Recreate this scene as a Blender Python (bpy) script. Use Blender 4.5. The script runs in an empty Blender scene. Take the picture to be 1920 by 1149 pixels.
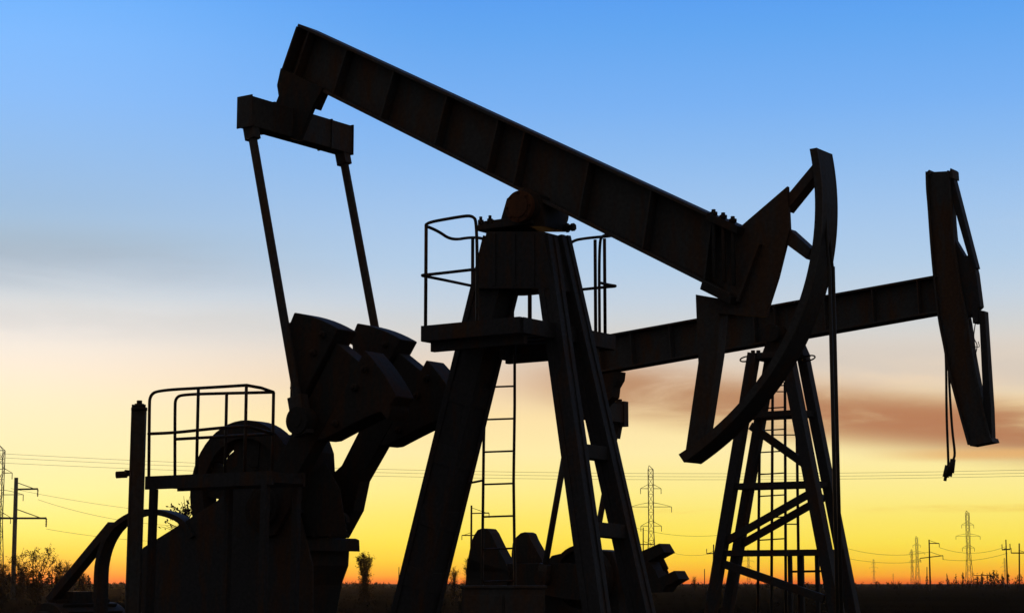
import bpy, bmesh, math, random
from mathutils import Vector, Matrix
R = math.radians
rnd = random.Random(7)
scene = bpy.context.scene
C = scene.collection

# ------------------------------------------------------------------ camera
F = 3600.0; W_, H_ = 1920.0, 1149.0
EYE = Vector((0, 0, 1.6))
PITCH = math.atan(517.5 / F)
cam_d = bpy.data.cameras.new('camera'); cam = bpy.data.objects.new('camera', cam_d); C.objects.link(cam)
cam.location = EYE; cam.rotation_euler = (math.pi / 2 + PITCH, 0, 0)
cam_d.sensor_width = 36; cam_d.lens = 36 * F / W_
cam_d.clip_start = 0.1; cam_d.clip_end = 12000
scene.camera = cam
scene.view_settings.view_transform = 'Standard'
scene.view_settings.look = 'None'
scene.view_settings.exposure = 0.0
scene.view_settings.gamma = 1.0
scene.view_settings.use_curve_mapping = False

# ------------------------------------------------------------------ sky
def lin(c):
    return tuple((v / 255 / 12.92 if v / 255 <= .04045 else ((v / 255 + .055) / 1.055) ** 2.4) for v in c)
def elev_z(y):
    return math.sin(PITCH - math.atan((y - H_ / 2) / F))
world = bpy.data.worlds.new('World'); scene.world = world; world.use_nodes = True
nt = world.node_tree; N = nt.nodes; L = nt.links
bg = N['Background']
def node(t, **kw):
    n = N.new(t)
    for k, v in kw.items(): setattr(n, k, v)
    return n
def math_(op, a, b=None, c=None, clamp=False):
    n = node('ShaderNodeMath', operation=op, use_clamp=clamp)
    for i, v in enumerate((a, b, c)):
        if v is None: continue
        if isinstance(v, (int, float)): n.inputs[i].default_value = v
        else: L.new(v, n.inputs[i])
    return n.outputs[0]
def smooth(v, a, b):
    n = node('ShaderNodeMapRange', interpolation_type='SMOOTHSTEP')
    L.new(v, n.inputs[0]); n.inputs[1].default_value = a; n.inputs[2].default_value = b
    return n.outputs[0]
def mixc(f, a, b):
    n = node('ShaderNodeMix', data_type='RGBA')
    for s, v in ((n.inputs[0], f), (n.inputs[6], a), (n.inputs[7], b)):
        if hasattr(v, 'is_linked'): L.new(v, s)
        else: s.default_value = v if isinstance(v, (int, float)) else (*v, 1)
    return n.outputs[2]
tc = node('ShaderNodeTexCoord'); sx = node('ShaderNodeSeparateXYZ'); L.new(tc.outputs['Generated'], sx.inputs[0])
dx, dy, dz = sx.outputs
az = math_('ARCTAN2', dx, dy)                    # radians right of straight ahead
SKY_L = [(0,(112,180,255)),(100,(127,187,255)),(200,(136,189,250)),(300,(146,190,238)),(400,(156,190,224)),(470,(168,194,216)),(520,(190,204,217)),(570,(214,221,226)),(620,(238,234,230)),(700,(253,238,216)),(760,(253,240,202)),(850,(252,241,184)),(922,(253,244,165)),(970,(253,242,138)),(1002,(252,238,112)),(1040,(254,214,66)),(1070,(252,160,40)),(1094,(236,96,28))]
SKY_R = [(0,(90,160,241)),(62,(98,166,241)),(200,(120,177,243)),(300,(140,187,240)),(400,(161,197,237)),(500,(178,205,232)),(570,(196,210,224)),(620,(210,211,210)),(660,(222,211,199)),(720,(238,213,182)),(782,(252,226,170)),(850,(254,236,170)),(920,(254,237,142)),(970,(254,233,108)),(1016,(255,229,76)),(1050,(255,210,46)),(1071,(255,182,34)),(1085,(253,150,30)),(1096,(240,104,26))]
def ramp(tab):
    n = node('ShaderNodeValToRGB'); cr = n.color_ramp
    pts = sorted([(max(0.0, elev_z(y)), lin(c)) for y, c in tab] + [(.45, (.07, .20, .55)), (.7, (.04, .11, .33)), (1.0, (.025, .07, .22))])
    cr.elements[0].position = pts[0][0]; cr.elements[0].color = (*pts[0][1], 1)
    cr.elements[1].position = pts[-1][0]; cr.elements[1].color = (*pts[-1][1], 1)
    for p, c in pts[1:-1]:
        e = cr.elements.new(p); e.color = (*c, 1)
    L.new(dz, n.inputs[0]); return n.outputs[0]
sky = mixc(smooth(az, -.27, -.02), ramp(SKY_L), ramp(SKY_R))
# streaks of cloud: noise stretched along the horizon
cmb = node('ShaderNodeCombineXYZ')
L.new(math_('MULTIPLY', az, 7.0), cmb.inputs[0]); L.new(math_('MULTIPLY', dz, 46.0), cmb.inputs[1])
nz = node('ShaderNodeTexNoise'); nz.inputs['Scale'].default_value = 1.0; nz.inputs['Detail'].default_value = 8; nz.inputs['Roughness'].default_value = .58; nz.inputs['Distortion'].default_value = .5
L.new(cmb.outputs[0], nz.inputs['Vector']); cn = nz.outputs['Fac']
def band(y, half_px, tilt=0.0):                  # soft band of elevation, sinking to the right when tilted
    d = math_('ABSOLUTE', math_('SUBTRACT', math_('MULTIPLY_ADD', az, tilt, dz), elev_z(y)))
    return smooth(d, half_px / F, half_px * .1 / F)
def cloud(sky, y, half, az0, az1, col, amount, lo=.36, hi=.62, tilt=0.0):
    m = math_('MULTIPLY', band(y, half, tilt), smooth(az, az0, az1))
    m = math_('MULTIPLY', m, smooth(cn, lo, hi))
    return mixc(math_('MULTIPLY', m, amount), sky, lin(col))
sky = cloud(sky, 650, 70, -.01, .14, (206, 198, 190), .6, .25, .6, .06)
sky = cloud(sky, 704, 82, -.03, .07, (184, 136, 100), .95, .16, .54, .125)
sky = cloud(sky, 742, 62, .05, .24, (182, 120, 84), .85, .26, .58, .07)
sky = cloud(sky, 858, 16, .17, .24, (232, 178, 112), .8, .36, .5)
sky = cloud(sky, 956, 10, .03, .09, (236, 190, 70), .55, .42, .6)
sky = cloud(sky, 505, 85, -.06, -.22, (160, 176, 192), .55, .15, .62)
sky = cloud(sky, 610, 60, .02, -.16, (206, 206, 204), .45, .2, .65)
sky = cloud(sky, 470, 60, .16, .27, (196, 210, 226), .35, .4, .7)
# dusk: the sky opposite the sunset is far darker
front = smooth(math_('MULTIPLY', dy, 1.0), .25, .93)
sky = mixc(front, (.078, .073, .074), sky)
# a faint physical twilight sky added on top
nish = node('ShaderNodeTexSky', sky_type='NISHITA', sun_disc=False)
SUN_EL, SUN_AZ = R(1.5), R(-13.0)
nish.sun_elevation = SUN_EL; nish.sun_rotation = SUN_AZ
add = node('ShaderNodeMix', data_type='RGBA', blend_type='ADD'); add.inputs[0].default_value = .002
L.new(sky, add.inputs[6]); L.new(nish.outputs[0], add.inputs[7])
L.new(add.outputs[2], bg.inputs[0]); bg.inputs[1].default_value = 1.0

# ------------------------------------------------------------------ sun, just above the horizon behind the machines
sd = bpy.data.lights.new('sun', 'SUN'); sd.energy = 0.6; sd.angle = R(.5); sd.color = (1, .50, .16)
sun = bpy.data.objects.new('sun', sd); C.objects.link(sun)
sdir = Vector((math.sin(SUN_AZ) * math.cos(SUN_EL), math.cos(SUN_AZ) * math.cos(SUN_EL), math.sin(SUN_EL)))
sun.rotation_euler = sdir.to_track_quat('Z', 'Y').to_euler()
sun.location = (-40, 60, 30)

# ------------------------------------------------------------------ measuring helpers
def ray(x, y):
    cx, cz = (x - W_ / 2) / F, (H_ / 2 - y) / F
    c, s = math.cos(PITCH), math.sin(PITCH)
    return Vector((cx, c - s * cz, s + c * cz))
def at(x, y, Y):
    r = ray(x, y); return EYE + r * (Y / r.y)
class Frame:
    """local axes of one pumping unit: u along the walking beam, s across it, z up"""
    def __init__(f, px, py, Y, th):
        f.O = at(px, py, Y); f.e = Vector((math.cos(th), math.sin(th), 0)); f.b = Vector((math.sin(th), -math.cos(th), 0))
    def P(f, x, y, s=0.0):
        r = ray(x, y); t = ((f.O - EYE).dot(f.e) + s) / r.dot(f.e); return EYE + r * t
    def W(f, u, s, z): return Vector((f.O.x, f.O.y, 0)) + f.b * u + f.e * s + Vector((0, 0, z))
Z = Vector((0, 0, 1))

# ------------------------------------------------------------------ materials
def metal(name, paint, rust, amount, rough=.62, scale=3.0):
    m = bpy.data.materials.new(name); m.use_nodes = True; t = m.node_tree; b = t.nodes['Principled BSDF']
    co = t.nodes.new('ShaderNodeTexCoord'); mp = t.nodes.new('ShaderNodeMapping'); mp.inputs['Scale'].default_value = (1, 1, .28)
    n1 = t.nodes.new('ShaderNodeTexNoise'); n1.inputs['Scale'].default_value = scale; n1.inputs['Detail'].default_value = 9; n1.inputs['Roughness'].default_value = .68
    n2 = t.nodes.new('ShaderNodeTexNoise'); n2.inputs['Scale'].default_value = scale * 9; n2.inputs['Detail'].default_value = 6
    cr = t.nodes.new('ShaderNodeValToRGB'); cr.color_ramp.elements[0].position = .58 - amount * .3; cr.color_ramp.elements[1].position = .70 - amount * .2
    mx = t.nodes.new('ShaderNodeMix'); mx.data_type = 'RGBA'; mx.inputs[6].default_value = (*paint, 1); mx.inputs[7].default_value = (*rust, 1)
    hv = t.nodes.new('ShaderNodeHueSaturation'); mr = t.nodes.new('ShaderNodeMapRange'); mr.inputs[3].default_value = .55; mr.inputs[4].default_value = 1.45
    rr = t.nodes.new('ShaderNodeMapRange'); rr.inputs[3].default_value = rough - .12; rr.inputs[4].default_value = rough + .25
    bp = t.nodes.new('ShaderNodeBump'); bp.inputs['Strength'].default_value = .35; bp.inputs['Distance'].default_value = .01
    k = t.links.new
    k(co.outputs['Object'], mp.inputs[0]); k(mp.outputs[0], n1.inputs[0]); k(co.outputs['Object'], n2.inputs[0])
    k(n1.outputs['Fac'], cr.inputs[0]); k(cr.outputs[0], mx.inputs[0]); k(mx.outputs[2], hv.inputs['Color'])
    k(n2.outputs['Fac'], mr.inputs[0]); k(mr.outputs[0], hv.inputs['Value']); k(hv.outputs[0], b.inputs['Base Color'])
    k(n1.outputs['Fac'], rr.inputs[0]); k(rr.outputs[0], b.inputs['Roughness']); k(n2.outputs['Fac'], bp.inputs['Height']); k(bp.outputs[0], b.inputs['Normal'])
    b.inputs['Specular IOR Level'].default_value = .3
    return m
M_dark = metal('weathered_dark_paint', (.055, .055, .06), (.11, .055, .028), .35)
M_grey = metal('weathered_grey_paint', (.085, .085, .085), (.13, .07, .04), .45)
M_rust = metal('rusty_cover_paint', (.20, .075, .03), (.14, .06, .03), .5, .7, 5)
M_iron = metal('cast_iron', (.045, .042, .04), (.09, .045, .025), .4, .7)
M_rail = metal('rail_tube_paint', (.05, .045, .04), (.14, .06, .03), .4, .55, 8)
M_wire = metal('bare_cable', (.06, .055, .05), (.08, .06, .045), .3, .6, 20)
M_conc = metal('weathered_concrete', (.26, .25, .23), (.17, .15, .13), .4, .9, 4)
M_gal = metal('galvanised_lattice', (.16, .16, .16), (.12, .09, .07), .3, .6, 2)
M_wood = metal('tarred_wood', (.07, .05, .035), (.05, .035, .025), .5, .85, 6)
M_cer = metal('brown_porcelain', (.12, .06, .035), (.10, .05, .03), .3, .35, 9)
M_bark = metal('twig_bark', (.06, .042, .03), (.08, .055, .035), .5, .9, 8)
def leafmat(name, c1, c2, trans=.35):
    m = bpy.data.materials.new(name); m.use_nodes = True; t = m.node_tree; b = t.nodes['Principled BSDF']
    co = t.nodes.new('ShaderNodeTexCoord'); n = t.nodes.new('ShaderNodeTexNoise'); n.inputs['Scale'].default_value = 2.3; n.inputs['Detail'].default_value = 4
    mx = t.nodes.new('ShaderNodeMix'); mx.data_type = 'RGBA'; mx.inputs[6].default_value = (*c1, 1); mx.inputs[7].default_value = (*c2, 1)
    k = t.links.new; k(co.outputs['Object'], n.inputs[0]); k(n.outputs['Fac'], mx.inputs[0]); k(mx.outputs[2], b.inputs['Base Color'])
    b.inputs['Roughness'].default_value = 1; b.inputs['Specular IOR Level'].default_value = 0
    tr = t.nodes.new('ShaderNodeBsdfTranslucent'); k(mx.outputs[2], tr.inputs[0]); ms = t.nodes.new('ShaderNodeMixShader'); ms.inputs[0].default_value = trans
    k(b.outputs[0], ms.inputs[1]); k(tr.outputs[0], ms.inputs[2]); k(ms.outputs[0], t.nodes['Material Output'].inputs[0])
    return m
M_leaf = leafmat('autumn_leaves', (.075, .04, .016), (.05, .036, .015), .2)
M_scrub = leafmat('dry_scrub', (.024, .016, .008), (.018, .014, .007), .04)
def groundmat():
    m = bpy.data.materials.new('dry_grass_ground'); m.use_nodes = True; t = m.node_tree; b = t.nodes['Principled BSDF']
    co = t.nodes.new('ShaderNodeTexCoord'); k = t.links.new
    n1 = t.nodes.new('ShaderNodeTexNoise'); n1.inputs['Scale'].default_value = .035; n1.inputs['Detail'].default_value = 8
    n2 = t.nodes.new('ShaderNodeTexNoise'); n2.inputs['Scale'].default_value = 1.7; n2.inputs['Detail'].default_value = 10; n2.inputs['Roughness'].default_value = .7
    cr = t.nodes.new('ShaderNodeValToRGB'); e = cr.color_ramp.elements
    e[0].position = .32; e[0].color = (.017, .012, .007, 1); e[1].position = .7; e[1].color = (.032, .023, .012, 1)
    mx = t.nodes.new('ShaderNodeMix'); mx.data_type = 'FLOAT'; mx.inputs[0].default_value = .5
    k(co.outputs['Object'], n1.inputs[0]); k(co.outputs['Object'], n2.inputs[0]); k(n1.outputs['Fac'], mx.inputs[2]); k(n2.outputs['Fac'], mx.inputs[3])
    k(mx.outputs[0], cr.inputs[0]); k(cr.outputs[0], b.inputs['Base Color'])
    bp = t.nodes.new('ShaderNodeBump'); bp.inputs['Strength'].default_value = .8; bp.inputs['Distance'].default_value = .12
    k(n2.outputs['Fac'], bp.inputs['Height']); k(bp.outputs[0], b.inputs['Normal'])
    b.inputs['Roughness'].default_value = 1; b.inputs['Specular IOR Level'].default_value = 0
    return m
M_ground = groundmat()

# ------------------------------------------------------------------ mesh builder
class MB:
    def __init__(s): s.v = []; s.f = []; s.sm = []; s.cuts = [(0, 0)]
    def cut(s): s.cuts.append((len(s.v), len(s.f)))   # what follows becomes a part of its own
    def add(s, vs, fs, smooth=False):
        n = len(s.v); s.v += [Vector(v) for v in vs]; s.f += [tuple(i + n for i in f) for f in fs]; s.sm += [smooth] * len(fs); return s
    def prism(s, pts, vec):
        n = len(pts); pts = [Vector(p) for p in pts]
        vs = pts + [p + vec for p in pts]
        return s.add(vs, [tuple(range(n - 1, -1, -1)), tuple(range(n, 2 * n))] + [(i, (i + 1) % n, n + (i + 1) % n, n + i) for i in range(n)])
    def strip(s, a, b, vec):                      # solid band between two polylines, thickened by vec
        for i in range(len(a) - 1): pass
        n = len(a); vs = []
        for p, q in zip(a, b): vs += [p, q, q + vec, p + vec]
        fs = [(0, 1, 2, 3), tuple(4 * (n - 1) + k for k in (3, 2, 1, 0))]
        for i in range(n - 1):
            for k in range(4): fs.append((4 * i + k, 4 * i + 4 + k, 4 * i + 4 + (k + 1) % 4, 4 * i + (k + 1) % 4))
        return s.add(vs, fs)
    def bar(s, p, q, w, h, side, w2=None, h2=None):  # box from p to q; w measured along side, h across
        d = (q - p).normalized(); a = (side - d * side.dot(d)).normalized(); c = d.cross(a)
        w2 = w if w2 is None else w2; h2 = h if h2 is None else h2; vs = []
        for o, ww, hh in ((p, w, h), (q, w2, h2)):
            for i, j in ((-1, -1), (1, -1), (1, 1), (-1, 1)): vs.append(o + a * (ww / 2 * i) + c * (hh / 2 * j))
        return s.add(vs, [(3, 2, 1, 0), (4, 5, 6, 7), (0, 1, 5, 4), (1, 2, 6, 5), (2, 3, 7, 6), (3, 0, 4, 7)])
    def box(s, c, ax, hs):                        # ax: three unit vectors, hs: half sizes
        vs = [c + ax[0] * (hs[0] * i) + ax[1] * (hs[1] * j) + ax[2] * (hs[2] * k) for k in (-1, 1) for i, j in ((-1, -1), (1, -1), (1, 1), (-1, 1))]
        return s.add(vs, [(3, 2, 1, 0), (4, 5, 6, 7), (0, 1, 5, 4), (1, 2, 6, 5), (2, 3, 7, 6), (3, 0, 4, 7)])
    def tube(s, pts, r, n=8, r2=None, cap=True):
        pts = [Vector(p) for p in pts]; m = len(pts); vs = []; ref = None
        for i, p in enumerate(pts):
            d = (pts[min(i + 1, m - 1)] - pts[max(i - 1, 0)]).normalized()
            if ref is None: ref = d.orthogonal().normalized()
            ref = (ref - d * ref.dot(d)).normalized(); o = d.cross(ref)
            rr = r if r2 is None else r + (r2 - r) * i / (m - 1)
            for k in range(n): a = 2 * math.pi * k / n; vs.append(p + (ref * math.cos(a) + o * math.sin(a)) * rr)
        fs = [(i * n + k, i * n + (k + 1) % n, (i + 1) * n + (k + 1) % n, (i + 1) * n + k) for i in range(m - 1) for k in range(n)]
        s.add(vs, fs, n > 4)
        if cap: s.f += [tuple(len(s.v) - m * n + k for k in range(n - 1, -1, -1)), tuple(len(s.v) - n + k for k in range(n))]; s.sm += [False, False]
        return s
    def cyl(s, p, q, r, n=28, r2=None): return s.tube([p, q], r, n, r2)
    def ring(s, c, ax, r0, r1, depth, n=36, a0=0, a1=2 * math.pi):
        x = ax.orthogonal().normalized(); y = ax.cross(x); A = []; B = []
        for k in range(n + 1):
            a = a0 + (a1 - a0) * k / n; d = x * math.cos(a) + y * math.sin(a); A.append(c + d * r0 - ax * depth / 2); B.append(c + d * r1 - ax * depth / 2)
        return s.strip(A, B, ax * depth)
    def build(s, name, mat, parent=None, bevel=0.0):
        cs = [c for c in s.cuts if c[1] < len(s.f)] + [(len(s.v), len(s.f))]; out = None
        for (v0, f0), (v1, f1) in zip(cs, cs[1:]):
            if f1 == f0: continue
            k = MB(); k.v = s.v[v0:v1]; k.f = [tuple(i - v0 for i in f) for f in s.f[f0:f1]]; k.sm = s.sm[f0:f1]
            o = k.build1(name, mat, parent, bevel); out = out or o
        return out
    def build1(s, name, mat, parent=None, bevel=0.0):
        off = ROOT.get(parent, Vector((0, 0, 0)))
        me = bpy.data.meshes.new(name); me.from_pydata([tuple(v - off) for v in s.v], [], s.f)
        me.polygons.foreach_set('use_smooth', s.sm)
        bm = bmesh.new(); bm.from_mesh(me); bmesh.ops.recalc_face_normals(bm, faces=bm.faces); bm.to_mesh(me); bm.free()
        me.materials.append(mat); o = bpy.data.objects.new(name, me); C.objects.link(o)
        if bevel:
            bv = o.modifiers.new('bevel', 'BEVEL'); bv.width = bevel; bv.segments = 2; bv.limit_method = 'ANGLE'
        if parent is not None: o.parent = parent; ROOT[o] = off
        return o
ROOT = {}
def tag(o, label=None, cat=None, group=None, kind=None):
    for k, v in (('label', label), ('category', cat), ('group', group), ('kind', kind)):
        if v: o[k] = v
    return o
def thing(name, label, cat, loc, group=None):
    o = bpy.data.objects.new(name, None); C.objects.link(o); o.location = loc; o.empty_display_size = .3
    ROOT[o] = Vector(loc); return tag(o, label, cat, group)
def rounded(pts, k=3):
    for _ in range(k):
        q = [pts[0]]
        for a, b in zip(pts, pts[1:]): q += [a * .75 + b * .25, a * .25 + b * .75]
        pts = q + [pts[-1]]
    return pts
def bolt(mb, p, ax, r=.03, l=.06): mb.tube([p, p + ax * l], r, 6); mb.tube([p + ax * l, p + ax * (l * 1.6)], r * .55, 6)
def girder(mb, tl, tr, br, bl, e, width, tf, tw):
    """rolled I-girder whose side view is the quad tl,tr,br,bl in the plane s=0"""
    dn0 = (bl - tl).normalized(); dn1 = (br - tr).normalized()
    mb.prism([tl - e * width / 2, tr - e * width / 2, tr + dn1 * tf - e * width / 2, tl + dn0 * tf - e * width / 2], e * width)
    mb.prism([bl - dn0 * tf - e * width / 2, br - dn1 * tf - e * width / 2, br - e * width / 2, bl - e * width / 2], e * width)
    a, b, c, d = tl + dn0 * (tf + .001), tr + dn1 * (tf + .001), br - dn1 * (tf + .001), bl - dn0 * (tf + .001)
    mb.prism([p - e * tw / 2 for p in (a, b, c, d)], e * tw)
    for t in (.03, .13, .25, .38, .5, .56, .7, .83, .95):      # stiffener plates on both sides of the web
        p, q = a.lerp(b, t) , d.lerp(c, t)
        for sg in (-1, 1):
            mb.bar(p + e * sg * (tw / 2 + width * .22), q + e * sg * (tw / 2 + width * .22), width * .42, .02, e)
    return mb

# ------------------------------------------------------------------ ground
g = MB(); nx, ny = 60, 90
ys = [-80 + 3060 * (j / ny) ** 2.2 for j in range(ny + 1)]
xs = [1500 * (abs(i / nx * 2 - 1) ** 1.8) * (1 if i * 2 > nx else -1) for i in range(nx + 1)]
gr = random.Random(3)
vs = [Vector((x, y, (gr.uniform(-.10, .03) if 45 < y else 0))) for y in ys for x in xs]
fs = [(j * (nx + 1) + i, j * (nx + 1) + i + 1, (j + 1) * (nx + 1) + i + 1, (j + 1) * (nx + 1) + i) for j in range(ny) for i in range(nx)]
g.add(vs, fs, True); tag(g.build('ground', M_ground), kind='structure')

# ------------------------------------------------------------------ near pumping unit
TH = R(55); A = Frame(975, 385, 20.0, TH); e, b = A.e, A.b; P, W = A.P, A.W
unit = thing('pump_jack', 'large black pump jack nearest the camera, its beam tilted high at the left', 'pump jack', W(0, 0, 0), 'pump jacks')
# Samson post: one broad rear leg, two front legs
def leg(p, q, we, wb, up=None):
    m = MB(); m.bar(p, q, we * .9, wb * .9, e)
    d = (q - p).normalized(); a = (e - d * e.dot(d)).normalized(); c = d.cross(a); n = max(4, int((q - p).length / .62))
    for i in (-1, 1):
        for j in (-1, 1):
            o = a * (we / 2 - .035) * i + c * (wb / 2 - .035) * j; m.bar(p + o, q + o, .072, .072, e)
    for k in range(n):
        t = (k + .5) / n; o = p.lerp(q, t); m.bar(o - d * .11, o + d * .11, we - .016, wb - .016, e)
    return m
leg(P(950, 452, 0), P(724, 1368, 0), .36, .38).build('leg', M_dark, unit, .006)
fn0, fn1 = P(1021, 446, -.12), P(1152, 1385, -.52)
ff0, ff1 = P(1046, 446, .12), P(1257, 1385, .52)
leg(fn0, fn1, .19, .21).build('leg', M_dark, unit, .005)
leg(ff0, ff1, .19, .21).build('leg', M_dark, unit, .005)
m = MB()
for t in (.445, .60, .78): m.cut(); m.bar(fn0.lerp(fn1, t), ff0.lerp(ff1, t), .16, .14, b)
m.build('cross_tie', M_dark, unit, .005)
m = MB(); s0 = -.26
m.prism([P(x, y, s0) for x, y in ((912, 434), (1018, 434), (1038, 541), (889, 541))], e * .03)
m.prism([P(x, y, s0) + e * .49 for x, y in ((912, 434), (1018, 434), (1038, 541), (889, 541))], e * .03)
m.prism([P(x, y, s0) + e * .031 for x, y in ((912, 434), (916, 434), (893, 541), (889, 541))], e * .458)
m.prism([P(x, y, s0) + e * .031 for x, y in ((1014, 434), (1018, 434), (1038, 541), (1034, 541))], e * .458)
for x in (925, 962, 998): m.prism([P(x, 438, s0) - e * .012, P(x + 5, 438, s0) - e * .012, P(x + 5, 536, s0) - e * .012, P(x, 536, s0) - e * .012], e * .011)
m.build('gusset_plate', M_dark, unit, .004)
m = MB(); zt = P(975, 432, 0).z; c0 = P(968, 421, 0)
m.box(Vector((c0.x, c0.y, zt + .03)), (b, e, Z), (.36, .25, .026)); m.box(Vector((c0.x, c0.y, zt + .082)), (b, e, Z), (.30, .21, .02))
m.build('top_plate', M_dark, unit, .004)
m = MB()
for uu in (-.32, -.2, .2, .33):
    for ss in (-.2, .2): m.cut(); bolt(m, Vector((c0.x, c0.y, zt + .06)) + b * uu + e * ss, Z, .032, .06)
for x, y, sgn in ((922, 421, -1), (1066, 427, 1)):
    p = P(x, y, -.2 if sgn < 0 else .2); m.cut(); p = p - b * sgn * .045; m.tube([p - b * sgn * .10, p + b * sgn * .10], .022, 6); m.tube([p + b * sgn * .08, p + b * sgn * .12], .042, 6); m.tube([p + b * sgn * .015, p + b * sgn * .045], .05, 6)
m.build('adjusting_bolt', M_iron, unit)
m = MB(); cb = P(972, 387, -.36)
m.cyl(cb + e * .06, cb + e * .72, .155, 32); m.prism([P(x, y, -.2) for x, y in ((935, 424), (950, 372), (985, 352), (1012, 366), (1022, 424))], e * .42)
sb = m.build('saddle_bearing', M_iron, unit, .006)
m = MB(); m.cyl(cb, cb + e * .06, .168, 36); m.cyl(cb - e * .018, cb - e * .001, .12, 28)
for k in range(8): a = k * math.pi / 4; bolt(m, cb + (b * math.cos(a) + Z * math.sin(a)) * .142 , -e, .014, .02)
m.build('bearing_cap', M_rust, sb, .004)
# walking beam
m = girder(MB(), P(577, 51), P(1398, 430), P(1384, 560), P(546, 141), e, .34, .035, .03)
tl, bl = P(577, 51), P(546, 141); u_ = (P(1398, 430) - tl).normalized(); v_ = (bl - tl).normalized() * .036
m.prism([tl + v_ - e * .187, bl - v_ - e * .187, bl - v_ + u_ * .025 - e * .187, tl + v_ + u_ * .025 - e * .187], e * .374)
beam = m.build('walking_beam', M_grey, unit, .004)
m = MB()
for x0, y0 in ((1338, 404), (1356, 410), (1374, 417)):
    for s in (-.2, .2):
        p = P(x0, y0, s); m.tube([p - Z * .62, p + Z * .06], .022, 6); m.tube([p + Z * .0, p + Z * .035], .04, 6)
m.prism([P(x, y, -.24) for x, y in ((1326, 398), (1384, 424), (1380, 438), (1322, 412))], e * .48)
m.prism([P(x, y, -.24) for x, y in ((1316, 528), (1372, 556), (1368, 570), (1312, 542))], e * .48)
m.build('beam_clamp', M_iron, beam, .004)
# horsehead
def dense(pl, n=4):
    out = []
    for i in range(len(pl) - 1):
        p0, p1, p2, p3 = pl[max(i - 1, 0)], pl[i], pl[i + 1], pl[min(i + 2, len(pl) - 1)]
        for k in range(n):
            t = k / n; out.append(.5 * (2 * p1 + (p2 - p0) * t + (2 * p0 - 5 * p1 + 4 * p2 - p3) * t * t + (3 * p1 - p0 - 3 * p2 + p3) * t ** 3))
    return out + [pl[-1]]
sw = .17
angs = [R(-11.0 + 68.5 * k / 40) for k in range(41)]
A1d = [P(975 + 553 * math.cos(a), 385 + 553 * math.sin(a), -sw) for a in angs]
B1d = []
for a, p in zip(angs, A1d):
    q = P(975 + 595 * math.cos(a), 385 + 595 * math.sin(a), sw) - e * 2 * sw; c = A.O - e * sw
    d = (p - c).normalized(); B1d.append(p + d * max(.075, (q - c).length - (p - c).length))
m = MB(); m.strip(A1d, B1d, e * .025); m.strip([p + e * (2 * sw - .025) for p in A1d], [p + e * (2 * sw - .025) for p in B1d], e * .025)
head = m.build('horsehead', M_grey, unit)
m = MB(); m.strip([p.lerp(q, .8) + e * .0255 for p, q in zip(A1d, B1d)], [q - (q - p).normalized() * .002 + e * .0255 for p, q in zip(A1d, B1d)], e * (2 * sw - .051))
m.strip([p.lerp(q, .12) + e * .0255 for p, q in zip(A1d, B1d)], [p.lerp(q, .3) + e * .0255 for p, q in zip(A1d, B1d)], e * (2 * sw - .051))
m.build('face_plate', M_dark, head)
m = MB(); m.prism([P(x, y, -.10) for x, y in ((1447, 374), (1476, 349), (1480, 432), (1458, 520), (1440, 576), (1436, 594), (1346, 588), (1352, 560), (1384, 428))], e * .05)
m.prism([P(x, y, .05) for x, y in ((1447, 374), (1476, 349), (1480, 432), (1458, 520), (1440, 576), (1436, 594), (1346, 588), (1352, 560), (1384, 428))], e * .05)
m.prism([P(x, y, -.16) for x, y in ((1420, 455), (1424, 457), (1384, 566), (1378, 566))], e * .06)
m.build('web_plate', M_grey, head, .004)
m = MB()
def hs(pts, s=-.08, t=.16): m.prism([P(x, y, s) for x, y in pts], e * t)
m.cut(); hs([(1474, 368), (1474, 396), (1524, 334), (1524, 308)]); m.cut(); hs([(1478, 428), (1474, 458), (1512, 486), (1520, 466)])
m.cut(); hs([(1304, 552), (1352, 560), (1344, 664), (1320, 818), (1284, 852), (1309, 680)])
m.build('strut', M_grey, head, .004)
# bridle, carrier bar and polished rod
pc = [P(1562, 480, -.045), P(1562, 480, .045)]; 
m = MB()
for q, px in ((-.06, 1555), (.06, 1562)):
    m.cut(); m.tube([dense([P(1549 + 55 * q, 372, q), P(1552 + 55 * q, 420, q), P(1554 + 50 * q, 462, q), P(px, 510, q)], 3)[k] for k in range(10)], .014, 6, cap=True)
    base = P(px, 500, q); m.tube([base, Vector((base.x, base.y, .95))], .018, 8)
m.build('bridle_cable', M_wire, unit)
m = MB(); cbp = P(1558, 500, 0); cbp = Vector((cbp.x, cbp.y, .92)); m.box(cbp, (b, e, Z), (.07, .2, .06)); m.cyl(Vector((cbp.x, cbp.y, .3)), cbp + Z * .25, .02, 12)
m.build('carrier_bar', M_iron, unit, .004)
m = MB(); q = Vector((cbp.x, cbp.y, 0)); m.cyl(q, q + Z * .1, .2); m.cyl(q + Z * .1, q + Z * .3, .09); m.cyl(q + Z * .26, q + Z * .34, .13); m.cyl(q + Z * .34, q + Z * .5, .05)
m.cyl(q + Z * .2 - b * .3, q + Z * .2 + b * .3, .045, 16)
m.build('wellhead', M_iron, unit, .004)
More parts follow.
